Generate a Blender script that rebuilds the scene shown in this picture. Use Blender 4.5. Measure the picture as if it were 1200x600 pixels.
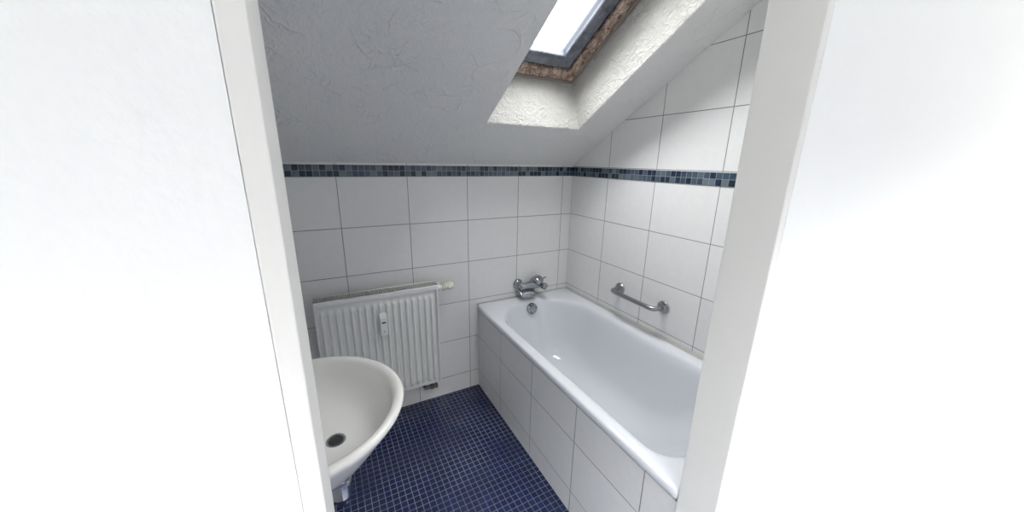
import bpy, bmesh, math, random
from math import pi, sin, cos, radians, tan, sqrt
from mathutils import Vector, Matrix
random.seed(7)
S = bpy.context.scene
for o in list(bpy.data.objects): bpy.data.objects.remove(o)

# ---------------------------------------------------------------- camera
YAW, PITCH, ROLL, FPX = 28.439, 15.25, 1.0416, 406.78
y_, t_, r_ = radians(YAW), radians(PITCH), radians(ROLL)
fwd = Vector((sin(y_)*cos(t_), cos(y_)*cos(t_), -sin(t_)))
rgt = Vector((cos(y_), -sin(y_), 0)); up = rgt.cross(fwd)
r2 = rgt*cos(r_) + up*sin(r_); u2 = -rgt*sin(r_) + up*cos(r_)
cd = bpy.data.cameras.new('camera'); cam = bpy.data.objects.new('camera', cd)
S.collection.objects.link(cam); S.camera = cam
cam.matrix_world = Matrix(((r2.x, u2.x, -fwd.x, -1.4678), (r2.y, u2.y, -fwd.y, -1.887),
                           (r2.z, u2.z, -fwd.z, 1.4551), (0, 0, 0, 1)))
cd.sensor_width = 36; cd.lens = 36*FPX/1200; cd.clip_start = .02; cd.clip_end = 200

# ---------------------------------------------------------------- light
S.view_settings.view_transform = 'Standard'; S.view_settings.look = 'None'
S.view_settings.gamma = 1; S.view_settings.use_curve_mapping = False
S.view_settings.exposure = 0.0
SKY = 33.5
w = bpy.data.worlds.new('overcast'); S.world = w; w.use_nodes = True
nt = w.node_tree; nt.nodes.clear()
bg = nt.nodes.new('ShaderNodeBackground'); wo = nt.nodes.new('ShaderNodeOutputWorld')
nt.links.new(bg.outputs[0], wo.inputs[0])
tc = nt.nodes.new('ShaderNodeTexCoord'); sp = nt.nodes.new('ShaderNodeSeparateXYZ')
nt.links.new(tc.outputs['Generated'], sp.inputs[0])
# overcast: brightest overhead, dim near the horizon behind the house, lighter on the side the roof window faces
def mrange(src, a, b, c, d):
    m = nt.nodes.new('ShaderNodeMapRange'); nt.links.new(src, m.inputs[0]); m.interpolation_type = 'SMOOTHSTEP'
    for i, v in enumerate((a, b, c, d)): m.inputs[i+1].default_value = v
    return m.outputs[0]
mxn = nt.nodes.new('ShaderNodeMath'); mxn.operation = 'MAXIMUM'
nt.links.new(mrange(sp.outputs['Z'], .50, .80, .015, 1), mxn.inputs[0])
nt.links.new(mrange(sp.outputs['Y'], .05, .45, .0, .16), mxn.inputs[1])
vm = nt.nodes.new('ShaderNodeVectorMath'); vm.operation = 'SCALE'; vm.inputs[0].default_value = (.97, .99, 1.0)
nt.links.new(mxn.outputs[0], vm.inputs['Scale']); nt.links.new(vm.outputs[0], bg.inputs[0]); bg.inputs[1].default_value = SKY

# ---------------------------------------------------------------- helpers
SL = 0.576; TH = math.atan(SL); Z0 = 1.436            # sloping ceiling: z = Z0 - SL*y
def W(x, t, n):                                        # across, up the slope, outwards
    return Vector((x, -t*cos(TH) + n*sin(TH), Z0 + t*sin(TH) + n*cos(TH)))
def link(name, bm, mats, parent=None, smooth=False, bevel=0, auto=None, seg=2):
    bmesh.ops.recalc_face_normals(bm, faces=bm.faces)
    me = bpy.data.meshes.new(name); bm.to_mesh(me); bm.free()
    o = bpy.data.objects.new(name, me); S.collection.objects.link(o)
    for m in (mats if isinstance(mats, (list, tuple)) else [mats]): me.materials.append(m)
    if smooth:
        for p in me.polygons: p.use_smooth = True
        if auto:
            me.set_sharp_from_angle(angle=radians(auto))
    if bevel:
        b = o.modifiers.new('bevel', 'BEVEL'); b.width = bevel; b.segments = seg; b.limit_method = 'ANGLE'; b.angle_limit = radians(40)
    if parent: o.parent = parent
    return o
def struct(o): o['kind'] = 'structure'; return o
def tag(o, label, cat, group=None):
    o['label'] = label; o['category'] = cat
    if group: o['group'] = group
    return o
def empty(name, loc=(0, 0, 0)):
    o = bpy.data.objects.new(name, None); S.collection.objects.link(o); o.location = loc; o.empty_display_size = .05
    return o
def reparent(root):                                    # parts are modelled in room coordinates
    M = Matrix.Translation(root.location).inverted()
    for c in S.objects:
        if c.parent == root: c.matrix_parent_inverse = M
def box(bm, x0, x1, y0, y1, z0, z1, mi=0):
    v = [bm.verts.new((x, y, z)) for x in (x0, x1) for y in (y0, y1) for z in (z0, z1)]
    for f in ((0, 1, 3, 2), (4, 6, 7, 5), (0, 4, 5, 1), (2, 3, 7, 6), (0, 2, 6, 4), (1, 5, 7, 3)):
        bm.faces.new([v[i] for i in f]).material_index = mi
def prism(bm, pts, d, mi=0):                           # extrude a polygon by vector d
    a = [bm.verts.new(p) for p in pts]; b = [bm.verts.new(Vector(p)+Vector(d)) for p in pts]
    bm.faces.new(a).material_index = mi; bm.faces.new(b[::-1]).material_index = mi
    n = len(a)
    for i in range(n): bm.faces.new((a[i], a[(i+1) % n], b[(i+1) % n], b[i])).material_index = mi
def rings(bm, loops, cap0=True, cap1=True, closed=True):
    vs = [[bm.verts.new(p) for p in L] for L in loops]
    n = len(vs[0])
    for a, b in zip(vs, vs[1:]):
        for i in range(n if closed else n-1):
            bm.faces.new((a[i], a[(i+1) % n], b[(i+1) % n], b[i]))
    if cap0: bm.faces.new(vs[0][::-1])
    if cap1: bm.faces.new(vs[-1])
    return vs
def lathe(bm, o, ax, prof, n=32, cap0=True, cap1=True):  # prof: (distance along axis, radius)
    o = Vector(o); ax = Vector(ax).normalized(); s = ax.orthogonal().normalized(); q = ax.cross(s)
    rings(bm, [[o+ax*d+(s*cos(2*pi*i/n)+q*sin(2*pi*i/n))*max(r, 1e-5) for i in range(n)] for d, r in prof], cap0, cap1)
def tube(bm, pts, r, n=16):
    pts = [Vector(p) for p in pts]; L = []
    s = None
    for i, p in enumerate(pts):
        d = (pts[min(i+1, len(pts)-1)]-pts[max(i-1, 0)]).normalized()
        s = (d.orthogonal() if s is None else s - d*s.dot(d)).normalized(); q = d.cross(s)
        rr = r[i] if isinstance(r, (list, tuple)) else r
        L.append([p+(s*cos(2*pi*k/n)+q*sin(2*pi*k/n))*rr for k in range(n)])
    rings(bm, L)
def arc(c, a, b, k=8):                                 # quarter bend from corner c towards points a and b
    c, a, b = Vector(c), Vector(a), Vector(b)
    return [(a*(1-u)**2 + c*2*u*(1-u) + b*u*u) for u in [i/k for i in range(k+1)]]

# ---------------------------------------------------------------- materials
class NG:
    def __init__(s, name):
        s.m = bpy.data.materials.new(name); s.m.use_nodes = True; s.t = s.m.node_tree
        s.b = s.t.nodes['Principled BSDF']
    def n(s, typ, **k):
        x = s.t.nodes.new(typ)
        for a, v in k.items(): setattr(x, a, v)
        return x
    def l(s, a, b): s.t.links.new(a, b)
    def math(s, op, a, b=None, c=None):
        x = s.n('ShaderNodeMath', operation=op)
        for i, v in enumerate((a, b, c)):
            if v is None: continue
            if isinstance(v, (int, float)): x.inputs[i].default_value = v
            else: s.l(v, x.inputs[i])
        return x.outputs[0]
    def xyz(s):
        g = s.n('ShaderNodeNewGeometry'); q = s.n('ShaderNodeSeparateXYZ'); s.l(g.outputs['Position'], q.inputs[0])
        return q.outputs, g.outputs['Position']
    def noise(s, scale, detail=3, vec=None, dist=0, rough=.5):
        x = s.n('ShaderNodeTexNoise'); x.inputs['Scale'].default_value = scale; x.inputs['Detail'].default_value = detail
        x.inputs['Distortion'].default_value = dist; x.inputs['Roughness'].default_value = rough
        if vec is None: vec = s.n('ShaderNodeNewGeometry').outputs['Position']
        s.l(vec, x.inputs['Vector']); return x.outputs['Fac']
    def ramp(s, f, *st, const=False):
        x = s.n('ShaderNodeValToRGB'); e = x.color_ramp.elements
        if const: x.color_ramp.interpolation = 'CONSTANT'
        while len(e) < len(st): e.new(.5)
        for i, (p, c) in enumerate(st): e[i].position = p; e[i].color = (*c, 1) if len(c) == 3 else c
        s.l(f, x.inputs[0]); return x.outputs[0]
    def mix(s, f, a, b, typ='MIX'):
        x = s.n('ShaderNodeMix', data_type='RGBA', blend_type=typ)
        for v, i in ((f, 0), (a, 6), (b, 7)):
            if isinstance(v, (int, float)): x.inputs[i].default_value = v
            elif isinstance(v, tuple): x.inputs[i].default_value = (*v, 1)
            else: s.l(v, x.inputs[i])
        return x.outputs[2]
    def bump(s, h, dist, strength=1, prev=None):
        x = s.n('ShaderNodeBump'); x.inputs['Distance'].default_value = dist; x.inputs['Strength'].default_value = strength
        s.l(h, x.inputs['Height'])
        if prev is not None: s.l(prev, x.inputs['Normal'])
        return x.outputs[0]
    def line(s, c, off, period, half):                 # 1 on grout, 0 on tile; plus cell id
        u = s.math('DIVIDE', s.math('SUBTRACT', c, off), period)
        cell = s.math('FLOOR', u); f = s.math('FRACT', u)
        d = s.math('MULTIPLY', s.math('SUBTRACT', .5, s.math('ABSOLUTE', s.math('SUBTRACT', f, .5))), period)
        x = s.n('ShaderNodeMapRange', interpolation_type='SMOOTHSTEP'); s.l(d, x.inputs[0])
        x.inputs[1].default_value = half*.7; x.inputs[2].default_value = half*1.3
        x.inputs[3].default_value = 1; x.inputs[4].default_value = 0
        return x.outputs[0], cell
    def wn(s, a, b):
        c = s.n('ShaderNodeCombineXYZ'); s.l(a, c.inputs[0]); s.l(b, c.inputs[1])
        x = s.n('ShaderNodeTexWhiteNoise', noise_dimensions='3D'); s.l(c.outputs[0], x.inputs[0]); return x.outputs['Value']
    def done(s, col=None, rough=.5, metal=0, nrm=None, spec=None):
        if col is not None:
            if isinstance(col, tuple): s.b.inputs['Base Color'].default_value = (*col, 1)
            else: s.l(col, s.b.inputs['Base Color'])
        if isinstance(rough, (int, float)): s.b.inputs['Roughness'].default_value = rough
        else: s.l(rough, s.b.inputs['Roughness'])
        s.b.inputs['Metallic'].default_value = metal
        if spec is not None: s.b.inputs['Specular IOR Level'].default_value = spec
        if nrm is not None: s.l(nrm, s.b.inputs['Normal'])
        return s.m
def M_tile(name, axis, off, width=.3323, zoff=1.3701, tone=(.77, .765, .755)):
    g = NG(name); q, pos = g.xyz()
    zz = q['Z']
    if axis == 'Y':                                    # rows restart above the mosaic border
        above = g.math('GREATER_THAN', zz, 1.40)
        zz = g.math('SUBTRACT', zz, g.math('MULTIPLY', above, .0593))
    a, ca = g.line(q[axis], off, width, .0016); b, cb = g.line(zz, zoff, .25, .0016)
    gr = g.math('MAXIMUM', a, b)
    v = g.wn(ca, cb)
    mott = g.noise(26, 5, rough=.6)
    base = g.mix(g.math('MULTIPLY', g.ramp(mott, (.4, (0, 0, 0)), (.62, (1, 1, 1))), .5), tone, tuple(c*.955 for c in tone))
    base = g.mix(v, base, g.mix(1.0, base, (.965, .965, .97), 'MULTIPLY'))
    col = g.mix(gr, base, (.22, .22, .225))
    h = g.math('SUBTRACT', 1, gr)
    n1 = g.bump(h, .0012, 1)
    n2 = g.bump(g.noise(9, 2), .0025, .5, n1)
    rough = g.mix(gr, (.26, .26, .26), (.8, .8, .8))
    return g.done(col, rough, nrm=n2, spec=.45)
def M_mosaic(name, axes, off, pitch, cols, grout, half, rough, bias=.5):
    g = NG(name); q, pos = g.xyz()
    a, ca = g.line(q[axes[0]], off[0], pitch, half); b, cb = g.line(q[axes[1]], off[1], pitch, half)
    gr = g.math('MAXIMUM', a, b)
    v = g.wn(ca, cb)
    k = len(cols)
    c = g.ramp(v, *[(i/k, cols[i]) for i in range(k)], const=True)
    c = g.mix(g.math('MULTIPLY', g.noise(140, 3), .35), c, tuple(x*.6 for x in cols[0]))
    col = g.mix(gr, c, grout)
    n = g.bump(g.math('SUBTRACT', 1, gr), .0010, 1)
    return g, col, gr, n
tile_back = M_tile('white_tile_back', 'X', -.078)
tile_right = M_tile('white_tile_right', 'Y', -.3346+.3352)
tile_panel = M_tile('white_tile_apron', 'Y', -.3254, .3344, .3620)
blues = [(.016, .028, .055), (.12, .155, .18), (.045, .075, .115), (.16, .20, .225), (.022, .036, .066), (.07, .105, .14), (.018, .028, .04), (.09, .12, .165)]
def strip_mat(name, ax):
    g, col, gr, n = M_mosaic(name, (ax, 'Z'), (0, 1.3701), .0278, blues, (.30, .33, .36), .0010, .2)
    return g.done(col, .22, nrm=n)
strip_b = strip_mat('mosaic_border_back', 'X'); strip_r = strip_mat('mosaic_border_right', 'Y')
navy = [(.0065, .012, .046), (.008, .014, .054), (.010, .017, .062), (.007, .013, .048), (.009, .015, .054), (.008, .018, .068)]
g, col, gr, n = M_mosaic('navy_floor_mosaic', ('X', 'Y'), (-1.400, -.012), .0278, navy, (.13, .15, .22), .00125, .2)
dirt = g.ramp(g.noise(3.2, 3), (.42, (1, 1, 1)), (.60, (.45, .45, .5)))   # worn, darker patches of grout
grout = g.mix(1.0, (.22, .24, .33), dirt, 'MULTIPLY')
col2 = g.mix(gr, col.node.inputs[6].links[0].from_socket, grout)
floor_m = g.done(col2, g.mix(gr, (.22, .22, .22), (.8, .8, .8)), nrm=n)

def M_plaster(name, tone, fine, cre, scale=1.0):
    g = NG(name); q, pos = g.xyz()
    f1 = g.noise(150*scale, 4, rough=.6); f2 = g.noise(38*scale, 4, dist=.8, rough=.6)
    wv = g.n('ShaderNodeTexNoise'); wv.inputs['Scale'].default_value = 5; wv.inputs['Detail'].default_value = 3; g.l(pos, wv.inputs['Vector'])
    mx = g.n('ShaderNodeMix', data_type='RGBA', blend_type='ADD'); mx.inputs[0].default_value = .35
    g.l(pos, mx.inputs[6]); g.l(wv.outputs['Color'], mx.inputs[7])
    hts = []
    for sc in (6.5*scale, 11*scale):
        v = g.n('ShaderNodeTexVoronoi', feature='DISTANCE_TO_EDGE'); v.inputs['Scale'].default_value = sc
        g.l(mx.outputs[2], v.inputs['Vector'])
        ridge = g.ramp(v.outputs['Distance'], (0, (1, 1, 1)), (.045, (0, 0, 0)))
        gate = g.ramp(g.noise(sc*.9, 2), (.50, (0, 0, 0)), (.60, (1, 1, 1)))
        hts.append(g.math('MULTIPLY', ridge, gate))
    cre_h = g.math('MAXIMUM', hts[0], g.math('MULTIPLY', hts[1], .7))
    n1 = g.bump(f1, .0016*fine, .7); n2 = g.bump(f2, .006*fine, .6, n1); n3 = g.bump(cre_h, .003*cre, .8, n2)
    col = g.mix(g.noise(2.5, 3), tone, tuple(c*.97 for c in tone))
    return g.done(col, .75, nrm=n3, spec=.25)
plaster = M_plaster('grey_white_ceiling_plaster', (.73, .73, .715), 2.0, 1.3)
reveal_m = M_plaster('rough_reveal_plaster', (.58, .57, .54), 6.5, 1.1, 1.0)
def plain(name, col, rough=.5, metal=0, var=.03, scale=30, bmp=0, spec=None):
    g = NG(name); f = g.noise(scale, 3)
    c = g.mix(f, col, tuple(x*(1-var) for x in col))
    return g.done(c, rough, metal, g.bump(f, bmp) if bmp else None, spec)
wall_paint = plain('white_wall_paint', (.84, .84, .835), .7, bmp=.0008, scale=90)
enamel = plain('bath_enamel', (.70, .715, .75), .06, var=.015, scale=3)
ceramic = plain('washbasin_ceramic', (.74, .73, .70), .10, var=.015, scale=3)
chrome = plain('chrome', (.40, .415, .44), .12, 1, var=.08, scale=60)
steel = plain('satin_steel', (.36, .365, .375), .28, 1, var=.10, scale=80)
dark = plain('dark_opening', (.02, .02, .02), .6)
rad_w = plain('radiator_enamel', (.76, .76, .735), .22, var=.03, scale=8)
cream = plain('cream_plastic', (.74, .71, .58), .38, var=.05)
whitep = plain('white_plastic', (.80, .82, .80), .35)
lcd = plain('grey_display', (.12, .13, .14), .2)
silic = plain('grey_sealant', (.50, .495, .46), .55, var=.25, scale=18)
door_paint = plain('door_frame_paint', (.80, .79, .76), .4)
g = NG('weathered_wood')
mp = g.n('ShaderNodeMapping'); q, pos = g.xyz(); g.l(pos, mp.inputs[0]); mp.inputs['Scale'].default_value = (16, 7, 9)
f = g.noise(3, 6, mp.outputs[0], dist=1.2, rough=.65); f2 = g.noise(26, 4, rough=.7)
c = g.ramp(f, (.30, (.045, .032, .03)), (.40, (.15, .095, .075)), (.50, (.38, .27, .215)), (.68, (.60, .50, .43)))
c = g.mix(g.ramp(f2, (.5, (0, 0, 0)), (.62, (1, 1, 1))), c, (.16, .11, .08))
wood = g.done(c, .6, nrm=g.bump(f2, .003, .8))
g = NG('blackish_sash_varnish')
f = g.noise(14, 5, rough=.7)
sash_m = g.done(g.ramp(f, (.35, (.055, .06, .075)), (.6, (.16, .175, .21)), (.75, (.26, .26, .28))), .32, nrm=g.bump(f, .0015))
bead_m = plain('grey_glazing_bead', (.22, .24, .28), .35)
seal_m = plain('black_gasket', (.03, .03, .035), .5)
lead = plain('lead_flashing', (.16, .165, .17), .6)
g = NG('window_glass')
tr = g.n('ShaderNodeBsdfTransparent'); gl = g.n('ShaderNodeBsdfGlossy'); gl.inputs['Roughness'].default_value = .02
fr_ = g.n('ShaderNodeLayerWeight'); fr_.inputs['Blend'].default_value = .12; fr = g.n('ShaderNodeMath', operation='MULTIPLY_ADD'); g.l(fr_.outputs['Facing'], fr.inputs[0]); fr.inputs[1].default_value = .5; fr.inputs[2].default_value = .04; ms = g.n('ShaderNodeMixShader')
g.l(fr.outputs[0], ms.inputs[0]); g.l(tr.outputs[0], ms.inputs[1]); g.l(gl.outputs[0], ms.inputs[2])
g.l(ms.outputs[0], g.t.nodes['Material Output'].inputs['Surface']); glass = g.m

# ---------------------------------------------------------------- room shell
XL = -1.75; YN = -1.444; YH = -1.544; TX = -.688; ZS0, ZS1 = 1.3701, 1.4256
bm = bmesh.new(); box(bm, XL-.1, .1, -3.1, .1, -.12, 0); struct(link('floor', bm, floor_m))
bm = bmesh.new(); box(bm, XL-.1, .1, 0, .12, 0, 1.50); struct(link('wall_back', bm, tile_back))
def side_wall(x0, x1, mat, name):
    bm = bmesh.new()
    prism(bm, [(x0, 0, 0), (x0, 0, Z0+.02), (x0, YN-.02, Z0-SL*(YN-.02)+.02), (x0, YN-.02, 0)], (x1-x0, 0, 0))
    return struct(link(name, bm, mat))
side_wall(0, .12, tile_right, 'wall_right')
side_wall(XL-.12, XL, wall_paint, 'wall_left')
# mosaic border strips, 3 mm proud of the tiles
bm = bmesh.new(); box(bm, XL, 0, -.003, .01, ZS0, ZS1); struct(link('trim_1', bm, strip_b))
bm = bmesh.new(); box(bm, -.003, .01, YN, -.003, ZS0, ZS1); struct(link('trim_2', bm, strip_r))
# thin plaster edge where the slope meets the border
# sloping ceiling with the roof window shaft cut through it
OX0, OX1, OT0, OT1 = -.765, -.235, .378, 1.60; DN = .255
def shaft(x0, x1, ta, tb, n):
    return [W(x0, ta, n), W(x1, ta, n), W(x1, tb, n), W(x0, tb, n)]
bm = bmesh.new()
tmax = 2.0
lo = [[W(x, t, 0) for x in (XL-.1, OX0, OX1, .12)] for t in (-.18, OT0, OT1, tmax)]
hi = [[W(x, t, .34) for x in (XL-.1, OX0, OX1, .12)] for t in (-.18, OT0+.066, OT1-.02, tmax)]
vl = [[bm.verts.new(p) for p in r] for r in lo]; vh = [[bm.verts.new(p) for p in r] for r in hi]
for i in range(3):
    for j in range(3):
        if i == 1 and j == 1: continue
        bm.faces.new((vl[i][j], vl[i][j+1], vl[i+1][j+1], vl[i+1][j]))
        bm.faces.new((vh[i][j], vh[i+1][j], vh[i+1][j+1], vh[i][j+1]))
for (a, b) in (((1, 1), (1, 2)), ((1, 2), (2, 2)), ((2, 2), (2, 1)), ((2, 1), (1, 1))):
    f = bm.faces.new((vl[a[0]][a[1]], vl[b[0]][b[1]], vh[b[0]][b[1]], vh[a[0]][a[1]])); f.material_index = 1
edge = [(0, i) for i in range(4)]+[(i, 3) for i in range(1, 4)]+[(3, i) for i in (2, 1, 0)]+[(2, 0), (1, 0)]
for a, b in zip(edge, edge[1:]+edge[:1]):
    bm.faces.new((vl[a[0]][a[1]], vh[a[0]][a[1]], vh[b[0]][b[1]], vl[b[0]][b[1]]))
struct(link('ceiling', bm, [plaster, reveal_m], bevel=.006))

# front wall with the doorway the photograph was taken through
DX0, DX1, DZ = -1.502, TX, 2.02
zt = 2.75
def front_piece(bm, x0, x1, z0, z1): box(bm, x0, x1, YH, YN, z0, z1)
bm = bmesh.new()
front_piece(bm, -4.0, DX0-.02, 0, zt); front_piece(bm, DX1+.02, 9.0, 0, zt); front_piece(bm, DX0-.02, DX1+.02, DZ+.02, zt)
struct(link('wall_front', bm, plain('hall_white_paint', (.92, .92, .915), .7, bmp=.0006, scale=90)))
d = struct(empty('door_1', (DX1, YN, 0)))
bm = bmesh.new()
box(bm, DX1, DX1+.02, YH, YN, 0, DZ); box(bm, DX0-.02, DX0, YH, YN, 0, DZ); box(bm, DX0-.02, DX1+.02, YH, YN, DZ, DZ+.02)
link('door_lining', bm, door_paint, d, bevel=.002); reparent(d)
bm = bmesh.new(); box(bm, -4.0, XL-.1, -3.1, YN, -.12, 0); box(bm, .1, 9.0, -3.1, YN, -.12, 0)
# hall floor either side of the doorway
struct(link('floor_hall', bm, plain('hall_floor', (.55, .54, .52), .5)))

# unseen hall ceiling, added and sized to block overhead light through the doorway
HCY = -2.85
bm = bmesh.new(); box(bm, -4.0, 4.0, HCY, YH, 2.45, 2.55); struct(link('ceiling_light_blocker', bm, wall_paint))

# ---------------------------------------------------------------- roof window
win = struct(empty('window_1', W(-.5, 1.0, .28)))
def ring(bm, x0, x1, t0, t1, wd, n0, n1, wt=None):
    wt = wt or wd
    def bar(a0, a1, b0, b1):
        p = [W(a0, b0, n0), W(a1, b0, n0), W(a1, b1, n0), W(a0, b1, n0)]
        prism(bm, p, W(0, 0, n1)-W(0, 0, n0))
    bar(x0, x0+wd, t0, t1); bar(x1-wd, x1, t0, t1)
    bar(x0+wd, x1-wd, t0, t0+wt); bar(x0+wd, x1-wd, t1-wt, t1)
ft0, ft1 = .428, 1.585
bm = bmesh.new(); ring(bm, OX0+.002, OX1-.002, ft0, ft1, .066, .243, .335, .07)
o = link('window_frame', bm, wood, win, bevel=.006)
bm = bmesh.new(); ring(bm, OX0+.066, OX1-.066, ft0+.068, ft1-.068, .012, .262, .30)
link('gasket', bm, seal_m, win, bevel=.003)
bm = bmesh.new(); ring(bm, OX0+.076, OX1-.076, ft0+.078, ft1-.078, .066, .252, .306, .07)
link('window_sash', bm, sash_m, win, bevel=.008)
bm = bmesh.new()
i0, i1, j0, j1 = OX0+.140, OX1-.140, ft0+.146, ft1-.146; b_ = .009
A = shaft(i0, i1, j0, j1, .266); B = shaft(i0+b_, i1-b_, j0+b_, j1-b_, .288); C_ = shaft(i0, i1, j0, j1, .300)
va, vb, vc = [[bm.verts.new(p) for p in L] for L in (A, B, C_)]
for i in range(4):
    k = (i+1) % 4
    bm.faces.new((va[i], va[k], vb[k], vb[i])); bm.faces.new((vb[i], vb[k], vc[k], vc[i])); bm.faces.new((vc[i], vc[k], va[k], va[i]))
link('glazing_bead', bm, bead_m, win)
bm = bmesh.new(); prism(bm, shaft(i0-.01, i1+.01, j0-.01, j1+.01, .290), W(0, 0, .006)-W(0, 0, 0))
link('pane', bm, glass, win)
bm = bmesh.new(); ring(bm, OX0-.06, OX1+.06, ft0-.06, ft1+.06, .07, .34, .362)
link('flashing', bm, lead, win, bevel=.004)
# caulk bead between shaft plaster and frame: slightly wavy
bm = bmesh.new()
loop = []
cs = [(OX0+.006, ft0+.004), (OX1-.006, ft0+.004), (OX1-.006, ft1-.004), (OX0+.006, ft1-.004)]
for k in range(4):
    a, b = cs[k], cs[(k+1) % 4]
    for i in range(24):
        u = i/24; loop.append((a[0]*(1-u)+b[0]*u, a[1]*(1-u)+b[1]*u))
ro = [[], [], [], []]
for (x, t) in loop:
    j = random.uniform(-.0025, .0025); cx, ctt = -.5, 1.0
    for q_, (e, n_) in enumerate(((0, .236), (.010+j, .234), (.013+j, .244), (0, .248))):
        sx = 1 if x < cx else -1; st = 1 if t < ctt else -1
        onx = abs(abs(x-cx)-(OX1-.006-cx)) < 1e-4; ont = abs(t-cs[0][1]) < 1e-4 or abs(t-cs[2][1]) < 1e-4
        ro[q_].append(W(x+(sx*e if onx else 0), t+(st*e if ont else 0), n_+j*.5))
rings(bm, ro+[ro[0]], False, False)
link('caulk_bead', bm, plain('old_caulk', (.30, .26, .22), .7, var=.5, scale=60), win, smooth=True)
reparent(win)
# daylight sampling portals: one at the glass, one in the doorway
def portal(name, loc, nrm, sx, sy):
    l = bpy.data.lights.new(name, 'AREA'); l.shape = 'RECTANGLE'; l.size = sx; l.size_y = sy
    l.cycles.is_portal = True
    o = bpy.data.objects.new(name, l); S.collection.objects.link(o); o.location = loc
    o.rotation_euler = Vector(nrm).to_track_quat('-Z', 'Z' if abs(nrm[2]) < .5 else 'Y').to_euler(); return o
# a portal's light travels along its -Z axis, into the room
portal('skylight_portal', W(-.5, 1.0, .32), W(0, 0, 0)-W(0, 0, 1), .53, 1.16)

# ---------------------------------------------------------------- bathtub
def rrect(x0, x1, y0, y1, z, rf, rn, k=10, m=12):      # y1 = far end (radius rf), y0 = near end (radius rn)
    P = []
    C = [(x1-rn, y0+rn, rn, -90), (x1-rf, y1-rf, rf, 0), (x0+rf, y1-rf, rf, 90), (x0+rn, y0+rn, rn, 180)]
    for i, (cx, cy, r, a0) in enumerate(C):
        for j in range(k+1):
            a = radians(a0+90*j/k); P.append(Vector((cx+r*cos(a), cy+r*sin(a), z)))
        nx = C[(i+1) % 4]; a = radians(a0+90); e = Vector((nx[0]+nx[2]*cos(a), nx[1]+nx[2]*sin(a), z)); s = P[-1]
        for j in range(1, m): P.append(s.lerp(e, j/m))
    return P
tub = empty('bathtub', (-.344, -.722, .0))
tag(tub, 'white enamelled built-in bathtub along the right wall behind the tiled apron', 'bathtub')
bm = bmesh.new(); L = []
x0, x1, y0, y1 = -.689, -.002, YN+.001, -.002
L.append(rrect(x0+.014, x1-.004, y0+.003, y1-.003, .536, .01, .01))
L.append(rrect(x0+.003, x1-.002, y0+.002, y1-.002, .540, .012, .012))
L.append(rrect(x0, x1, y0, y1, .548, .012, .012))
L.append(rrect(x0, x1, y0, y1, .566, .012, .012))
L.append(rrect(x0+.004, x1-.002, y0+.002, y1-.002, .572, .012, .012))
L.append(rrect(x0+.012, x1-.006, y0+.008, y1-.008, .5745, .014, .014))
ix0, ix1, iy0, iy1 = -.646, -.052, YN+.048, -.062
L.append(rrect(ix0-.010, ix1+.012, iy0-.010, iy1+.012, .5755, .28, .13))
# rolled lip and bowl: (side inset, far inset, near inset, z)
prof = [(.000, .000, .000, .574), (.008, .007, .010, .5705), (.015, .013, .020, .563), (.020, .018, .030, .551), (.024, .024, .042, .535),
        (.028, .032, .060, .50), (.034, .045, .095, .45), (.040, .058, .135, .40), (.046, .071, .18, .35), (.054, .085, .225, .30),
        (.066, .103, .27, .255), (.082, .125, .31, .222), (.106, .152, .35, .198), (.138, .185, .39, .184), (.18, .225, .44, .177), (.23, .27, .50, .174)]
for s, fa, ne, z in prof:
    u = (.574-z)/.40
    L.append(rrect(ix0+s, ix1-s, iy0+ne, iy1-fa, z, min(.27-.09*u, (ix1-ix0-2*s)/2-.005), min(.12+.07*u, (ix1-ix0-2*s)/2-.005)))
def sm(u): u = min(1, max(0, u)); return u*u*(3-2*u)
for Lp in L[2:11]:                                     # the deck rises a little towards the two walls
    for p in Lp: p.z += .0105*max(sm((p.x+.075)/.065), sm((p.y+.09)/.075))
vs = rings(bm, L, cap0=False, cap1=True)
o = link('tub_body', bm, enamel, tub, smooth=True, auto=50)
bm = bmesh.new()
# overflow on the sloping far end
oc = Vector((-.340, -.094, .524)); on = Vector((0, -1, .22)).normalized()
lathe(bm, oc-on*.004, on, [(0, .037), (.006, .038), (.012, .035), (.014, .027), (.022, .0255), (.027, .022), (.029, .010), (.029, .001)], 36)
ov = link('overflow_cover', bm, chrome, tub, smooth=True, auto=35)
for a in (20, 140, 260):
    bm = bmesh.new(); s_ = on.orthogonal().normalized(); q_ = on.cross(s_); c_ = oc+(s_*cos(radians(a))+q_*sin(radians(a)))*.0305+on*.010
    lathe(bm, c_, on, [(0, .0045), (.002, .0045)], 12)
    link('overflow_slot', bm, dark, ov)
bm = bmesh.new()
lathe(bm, (-.344, -.40, .1745), (0, 0, 1), [(0, .034), (.003, .034), (.005, .030), (.003, .024), (.006, .022), (.008, .001)], 32)
link('drain_plug', bm, chrome, tub, smooth=True, auto=35)
reparent(tub)

# tiled apron under the rim (fixed)
bm = bmesh.new(); box(bm, -.683, -.655, YN+.001, -.001, 0, .534)
tag(link('bath_apron', bm, tile_panel), 'white tiled apron panel closing the front of the bathtub', 'bath panel')
# sealing strip at the walls
def seal(name, pts, lab):
    bm = bmesh.new(); prism(bm, pts[0], pts[1])
    return struct(link(name, bm, silic, bevel=.003))
seal('trim_3', ([(-.001, -.004, .578), (-.013, -.004, .584), (-.010, -.004, .590), (-.004, -.004, .597), (-.001, -.004, .598)], (0, YN+.008, 0)), '')
seal('trim_4', ([(-.69, -.001, .578), (-.69, -.006, .584), (-.69, -.003, .590), (-.69, -.001, .591)], (.675, 0, 0)), '')

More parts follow.
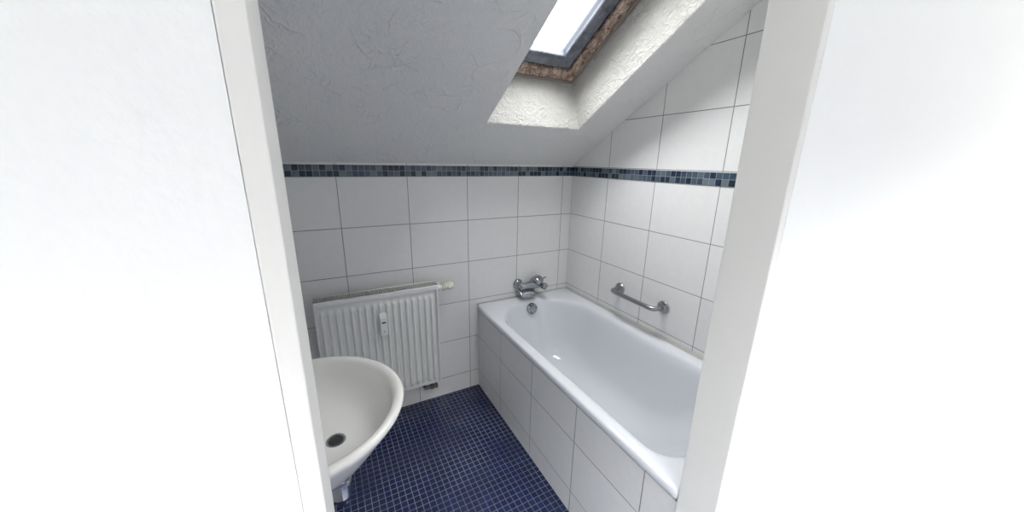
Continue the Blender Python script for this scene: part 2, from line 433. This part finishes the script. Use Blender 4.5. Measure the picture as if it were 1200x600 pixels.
# ---------------------------------------------------------------- bath mixer tap
mix = empty('bath_mixer', (-.35, 0, .66)); ZM = .676
tag(mix, 'chrome wall-mounted bath mixer tap above the far end of the bathtub', 'tap')
for x in (-.400, -.272):
    bm = bmesh.new()
    lathe(bm, (x, 0, ZM), (0, -1, 0), [(0, .033), (.004, .034), (.012, .031), (.020, .022), (.022, .017), (.034, .017)], 32)
    link('escutcheon', bm, chrome, mix, smooth=True, auto=40)
    bm = bmesh.new(); lathe(bm, (x, -.026, ZM), (0, -1, 0), [(0, .021), (.002, .0225), (.016, .0225), (.018, .020)], 6)
    link('union_nut', bm, chrome, mix, bevel=.0015)
bm = bmesh.new()
lathe(bm, (-.418, -.058, ZM), (1, 0, 0), [(0, .012), (.003, .020), (.010, .024), (.05, .024), (.085, .027), (.125, .028), (.150, .025), (.157, .022), (.160, .014)], 32)
link('mixer_body', bm, chrome, mix, smooth=True, auto=40)
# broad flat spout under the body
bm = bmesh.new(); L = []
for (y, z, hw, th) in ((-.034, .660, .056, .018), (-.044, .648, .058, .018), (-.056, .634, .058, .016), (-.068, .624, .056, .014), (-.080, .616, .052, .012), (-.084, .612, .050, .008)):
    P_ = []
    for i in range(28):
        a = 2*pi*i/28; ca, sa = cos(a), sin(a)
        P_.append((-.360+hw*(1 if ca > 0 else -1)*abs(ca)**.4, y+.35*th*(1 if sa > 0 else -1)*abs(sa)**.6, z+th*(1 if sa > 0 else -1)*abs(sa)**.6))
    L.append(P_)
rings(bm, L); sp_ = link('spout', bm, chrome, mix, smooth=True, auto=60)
bm = bmesh.new()
ax = Vector((0, -.55, 1)).normalized(); b0 = Vector((-.285, -.055, ZM+.006))
lathe(bm, b0, ax, [(0, .024), (.012, .027), (.016, .034), (.030, .036), (.040, .034), (.048, .026), (.052, .012), (.053, .001)], 36)
lev = link('handle', bm, chrome, mix, smooth=True, auto=40)
bm = bmesh.new(); p0 = b0+ax*.034+Vector((.028, 0, 0))
tube(bm, [p0, p0+Vector((.014, -.002, .004)), p0+Vector((.028, -.004, .007))], [.0055, .005, .0055], 12)
link('handle_pin', bm, chrome, lev, smooth=True, auto=50)
bm = bmesh.new()
ax2 = Vector((.35, -1, -.12)).normalized(); k0 = Vector((-.268, -.060, ZM-.004))
lathe(bm, k0, ax2, [(0, .017), (.028, .016), (.030, .021), (.034, .0225), (.052, .0225), (.056, .019), (.058, .010), (.058, .001)], 28)
link('diverter_knob', bm, chrome, mix, smooth=True, auto=40)
reparent(mix)

# ---------------------------------------------------------------- grab bar
bar = empty('grab_bar', (0, -.662, .751))
tag(bar, 'short grey metal grab bar on the right wall above the bathtub', 'grab bar')
ya, yb, zb, dx = -.512, -.813, .751, -.075
bm = bmesh.new()
P = [(-.004, ya, zb)] + arc((dx, ya, zb), (dx+.030, ya, zb), (dx, ya-.035, zb), 8) + arc((dx, yb, zb), (dx, yb+.040, zb), (dx+.034, yb, zb), 8) + [(-.004, yb, zb)]
tube(bm, P, .0125, 20)
link('bar_tube', bm, steel, bar, smooth=True, auto=60)
for y in (ya, yb):
    bm = bmesh.new(); lathe(bm, (0, y, zb), (-1, 0, 0), [(0, .033), (.005, .034), (.010, .031), (.013, .020), (.018, .015)], 32)
    fl = link('wall_flange', bm, steel, bar, smooth=True, auto=35)
reparent(bar)

# ---------------------------------------------------------------- radiator
RX0, RX1, RZ0, RZ1 = -1.57, -.967, .177, .790
rad = empty('radiator', ((RX0+RX1)/2, 0, RZ0))
tag(rad, 'white ribbed panel radiator on the back wall beside the bathtub', 'radiator')
PIT = .0333
def panel(yf, sgn, name):
    xs = []; x = RX0+.004
    n = int((RX1-RX0-.008)/(PIT/10)); xs = [RX0+.004+(RX1-RX0-.008)*i/n for i in range(n+1)]
    z0, z1 = RZ0+.004, RZ1-.016
    zs = [z0, z0+.012, z0+.022, z0+.030, z0+.038, z0+.046, (z0+z1)/2, z1-.062, z1-.054, z1-.046, z1-.038, z1-.028, z1-.006, z1]
    def env(z): 
        a = min(1, max(0, (z-z0-.018)/.022)); b = min(1, max(0, (z1-.034-z)/.022)); e = min(a, b); return e*e*(3-2*e)
    def rib(x):
        u = ((RX1-.020-x)/PIT) % 1.0; d = abs(u-.5)*2           # 0 in the middle of a raised rib
        if x > RX1-.022 or x < RX0+.018: return 0
        e = min(1, max(0, (d-.30)/.38)); return 1-e*e*(3-2*e)
    bm = bmesh.new()
    g_ = [[bm.verts.new((x, yf-sgn*(.013*rib(x)*env(z)), z)) for x in xs] for z in zs]
    bk = [[bm.verts.new((x, yf+sgn*.003, z)) for x in (xs[0], xs[-1])] for z in (zs[0], zs[-1])]
    for a, b in zip(g_, g_[1:]):
        for i in range(n): bm.faces.new((a[i], a[i+1], b[i+1], b[i]))
    bm.faces.new((bk[0][0], bk[0][1], bk[1][1], bk[1][0]))
    bm.faces.new(g_[0][::-1]+[bk[0][0], bk[0][1]]); bm.faces.new(g_[-1]+[bk[1][1], bk[1][0]])
    bm.faces.new([r[0] for r in g_]+[bk[1][0], bk[0][0]]); bm.faces.new([r[-1] for r in g_][::-1]+[bk[0][1], bk[1][1]])
    return link(name, bm, rad_w, rad, smooth=True, auto=40)
panel(-.105, 1, 'front_panel'); panel(-.032, -1, 'rear_panel')
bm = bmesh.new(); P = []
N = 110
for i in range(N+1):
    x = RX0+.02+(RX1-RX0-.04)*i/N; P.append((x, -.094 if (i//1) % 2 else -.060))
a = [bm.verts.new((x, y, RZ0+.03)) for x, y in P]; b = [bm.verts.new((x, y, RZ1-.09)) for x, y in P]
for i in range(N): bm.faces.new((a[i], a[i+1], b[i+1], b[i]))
cf = link('convector_fins', bm, plain('shade_dark_fins', (.05, .05, .05), .7), rad)  # near-black colour paints in the shade seen through the grille slots
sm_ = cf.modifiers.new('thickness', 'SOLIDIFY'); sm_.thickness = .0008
bm = bmesh.new()
zt0, zt1 = RZ1-.008, RZ1
box(bm, RX0, RX1, -.113, -.103, zt0, zt1); box(bm, RX0, RX1, -.033, -.024, zt0, zt1)
box(bm, RX0, RX1, -.116, -.112, RZ1-.022, RZ1-.001)
ns = 57; pit = (RX1-RX0)/ns
for i in range(ns+1):
    x = RX0+i*pit; box(bm, max(RX0, x-.0015), min(RX1, x+.0015), -.104, -.032, zt0-.004, zt1-.0008)
link('top_grille', bm, rad_w, rad, bevel=.0008, seg=1)
for s, x in ((1, RX1), (-1, RX0)):
    bm = bmesh.new()
    box(bm, min(x, x-s*.0015), max(x, x-s*.0015), -.114, -.022, RZ0+.006, RZ1-.004)
    box(bm, min(x, x-s*.010), max(x, x-s*.010), -.1155, -.113, RZ0+.006, RZ1-.022)
    link('side_cover', bm, rad_w, rad, bevel=.0006, seg=1)
# wall brackets
for x in (RX0+.12, RX1-.12):
    bm = bmesh.new(); box(bm, x-.015, x+.015, -.030, 0, RZ0+.05, RZ1-.05); link('bracket', bm, rad_w, rad, bevel=.001)
# thermostatic valve at the top right
vy, vz = -.062, RZ1-.032
bm = bmesh.new()
lathe(bm, (RX1-.004, vy, vz), (1, 0, 0), [(0, .013), (.014, .013), (.014, .017), (.026, .017), (.026, .012), (.040, .014), (.044, .014)], 24)
tube(bm, [(RX1+.030, vy, vz), (RX1+.030, -.03, vz), (RX1+.030, 0, vz)], .0105, 16)
vl_ = link('radiator_valve', bm, whitep, rad, smooth=True, auto=40)
bm = bmesh.new(); hx = RX1+.036
lathe(bm, (hx, vy, vz), (1, 0, 0), [(0, .017), (.003, .021), (.020, .0225), (.024, .020), (.027, .0185), (.032, .0185), (.035, .021), (.062, .0205), (.066, .0175), (.067, .001)], 36)
for k in range(18):
    a_ = 2*pi*k/18; c0 = Vector((hx+.037, vy+.0205*cos(a_), vz+.0205*sin(a_)))
    tube(bm, [c0, c0+Vector((.024, 0, 0))], .0016, 6)
hd = link('thermostat_head', bm, cream, vl_, smooth=True, auto=40)
bm = bmesh.new()
for k in range(7):
    a_ = pi*.35+pi*.9*k/6; c0 = Vector((hx+.012, vy+.0222*cos(a_), vz+.0222*sin(a_)))
    box(bm, c0.x-.004, c0.x+.004, c0.y-.0012, c0.y+.0012, c0.z-.001, c0.z+.001)
link('scale_mark', bm, lcd, vl_)
# return valve underneath
bm = bmesh.new()
lathe(bm, (RX1-.050, -.075, RZ0+.010), (0, 0, -1), [(0, .010), (.036, .010), (.036, .015), (.056, .015), (.058, .010)], 20)
tube(bm, [(RX1-.095, -.075, RZ0-.036), (RX1-.028, -.075, RZ0-.036)], .011, 16)
lathe(bm, (RX1-.032, -.075, RZ0-.036), (1, 0, 0), [(0, .016), (.014, .016), (.016, .012)], 6)
tube(bm, [(RX1-.090, -.075, RZ0-.036), (RX1-.092, -.04, RZ0-.036), (RX1-.092, 0, RZ0-.036)], .009, 14)
link('return_valve', bm, plain('dark_brass_valve', (.16, .15, .14), .35, .7), rad, smooth=True, auto=40)
# heat meter clipped on the front
bm = bmesh.new()
mx0, mx1, mz0, mz1, my = -1.284, -1.248, .560, .688, -.113
prism(bm, [(mx0, my, mz0), (mx0, my-.024, mz0+.006), (mx0, my-.030, mz1-.022), (mx0, my-.022, mz1), (mx0, my, mz1)], (mx1-mx0, 0, 0))
hm = link('heat_meter', bm, whitep, rad, bevel=.004, seg=3)
bm = bmesh.new(); box(bm, mx0+.008, mx1-.008, my-.0312, my-.028, mz1-.050, mz1-.042); link('meter_display', bm, lcd, hm)
bm = bmesh.new(); lathe(bm, ((mx0+mx1)/2, my-.024, mz0+.030), (0, -1, 0), [(0, .0035), (.004, .0035)], 14); link('meter_button', bm, plain('grey_button', (.35, .36, .36), .4), hm)
reparent(rad)

# ---------------------------------------------------------------- washbasin
bas = empty('washbasin', (XL, -.965, .60)); BX, BY, BZ = -1.575, -.957, .825
tag(bas, 'rounded white ceramic washbasin on the left wall in front of the radiator', 'washbasin')
def bl(ax_, ay, bx, z, cx=BX, cy=BY, n=64):            # front half ellipse, squarer back against the wall
    P = []
    for i in range(n):
        a = 2*pi*i/n; c, s = cos(a), sin(a)
        if c >= 0: P.append(Vector((cx+ax_*c, cy+ay*s, z)))
        else: P.append(Vector((cx-bx*abs(c)**.55, cy+ay*(1 if s > 0 else -1)*abs(s)**.8, z)))
    return P
back = BX-XL-.001
bm = bmesh.new(); L = []
for ax_, ay, bx, z in ((.085, .085, back, .625), (.100, .105, back, .632), (.135, .145, back, .665), (.172, .180, back, .706), (.206, .212, back, .752),
                       (.234, .238, back, .790), (.248, .252, back, .811), (.2505, .2545, back, .820), (.2475, .2515, back, .8250), (.2415, .2455, back-.004, .8275),
                       (.2335, .2375, back-.06, .8270), (.2255, .2295, back-.066, .8215), (.218, .222, back-.072, .811)):
    L.append(bl(ax_, ay, bx, z))
DXc = -1.512
for u in (.12, .24, .36, .48, .6, .7, .79, .87, .94):
    ax_ = .218*(1-u**1.5*.875); z = .811-.116*sin(u*pi/2)**.9
    L.append(bl(ax_, .222*(1-u**1.5*.875), (back-.072)*(1-u**1.7*.80), z, BX+(DXc-BX)*u))
rings(bm, L, True, True)
link('bowl', bm, ceramic, bas, smooth=True, auto=60)
bm = bmesh.new(); lathe(bm, (DXc, BY, .690), (0, 0, 1), [(0, .024), (.005, .026), (.008, .024), (.006, .019), (.001, .018)], 28)
dr = link('drain_ring', bm, chrome, bas, smooth=True, auto=35)
bm = bmesh.new(); lathe(bm, (DXc, BY, .6915), (0, 0, 1), [(0, .0200), (.004, .0205), (.0065, .018), (.007, .001)], 28); link('drain_plug', bm, plain('dark_steel_plug', (.06, .06, .06), .4, .5), dr, smooth=True, auto=40)
bm = bmesh.new()
lathe(bm, (-1.515, BY, .632), (0, 0, -1), [(0, .032), (.006, .032), (.010, .020), (.014, .016), (.055, .016), (.055, .024), (.070, .024), (.074, .030), (.078, .031), (.120, .031), (.126, .026), (.150, .020), (.156, .010)], 28)
tp = link('bottle_trap', bm, chrome, bas, smooth=True, auto=35)
bm = bmesh.new(); tube(bm, [(-1.54, BY, .535), (XL, BY, .535)], .015, 16); lathe(bm, (XL, BY, .535), (1, 0, 0), [(0, .034), (.004, .034), (.012, .018)], 24)
link('waste_pipe', bm, chrome, tp, smooth=True, auto=35)
reparent(bas)
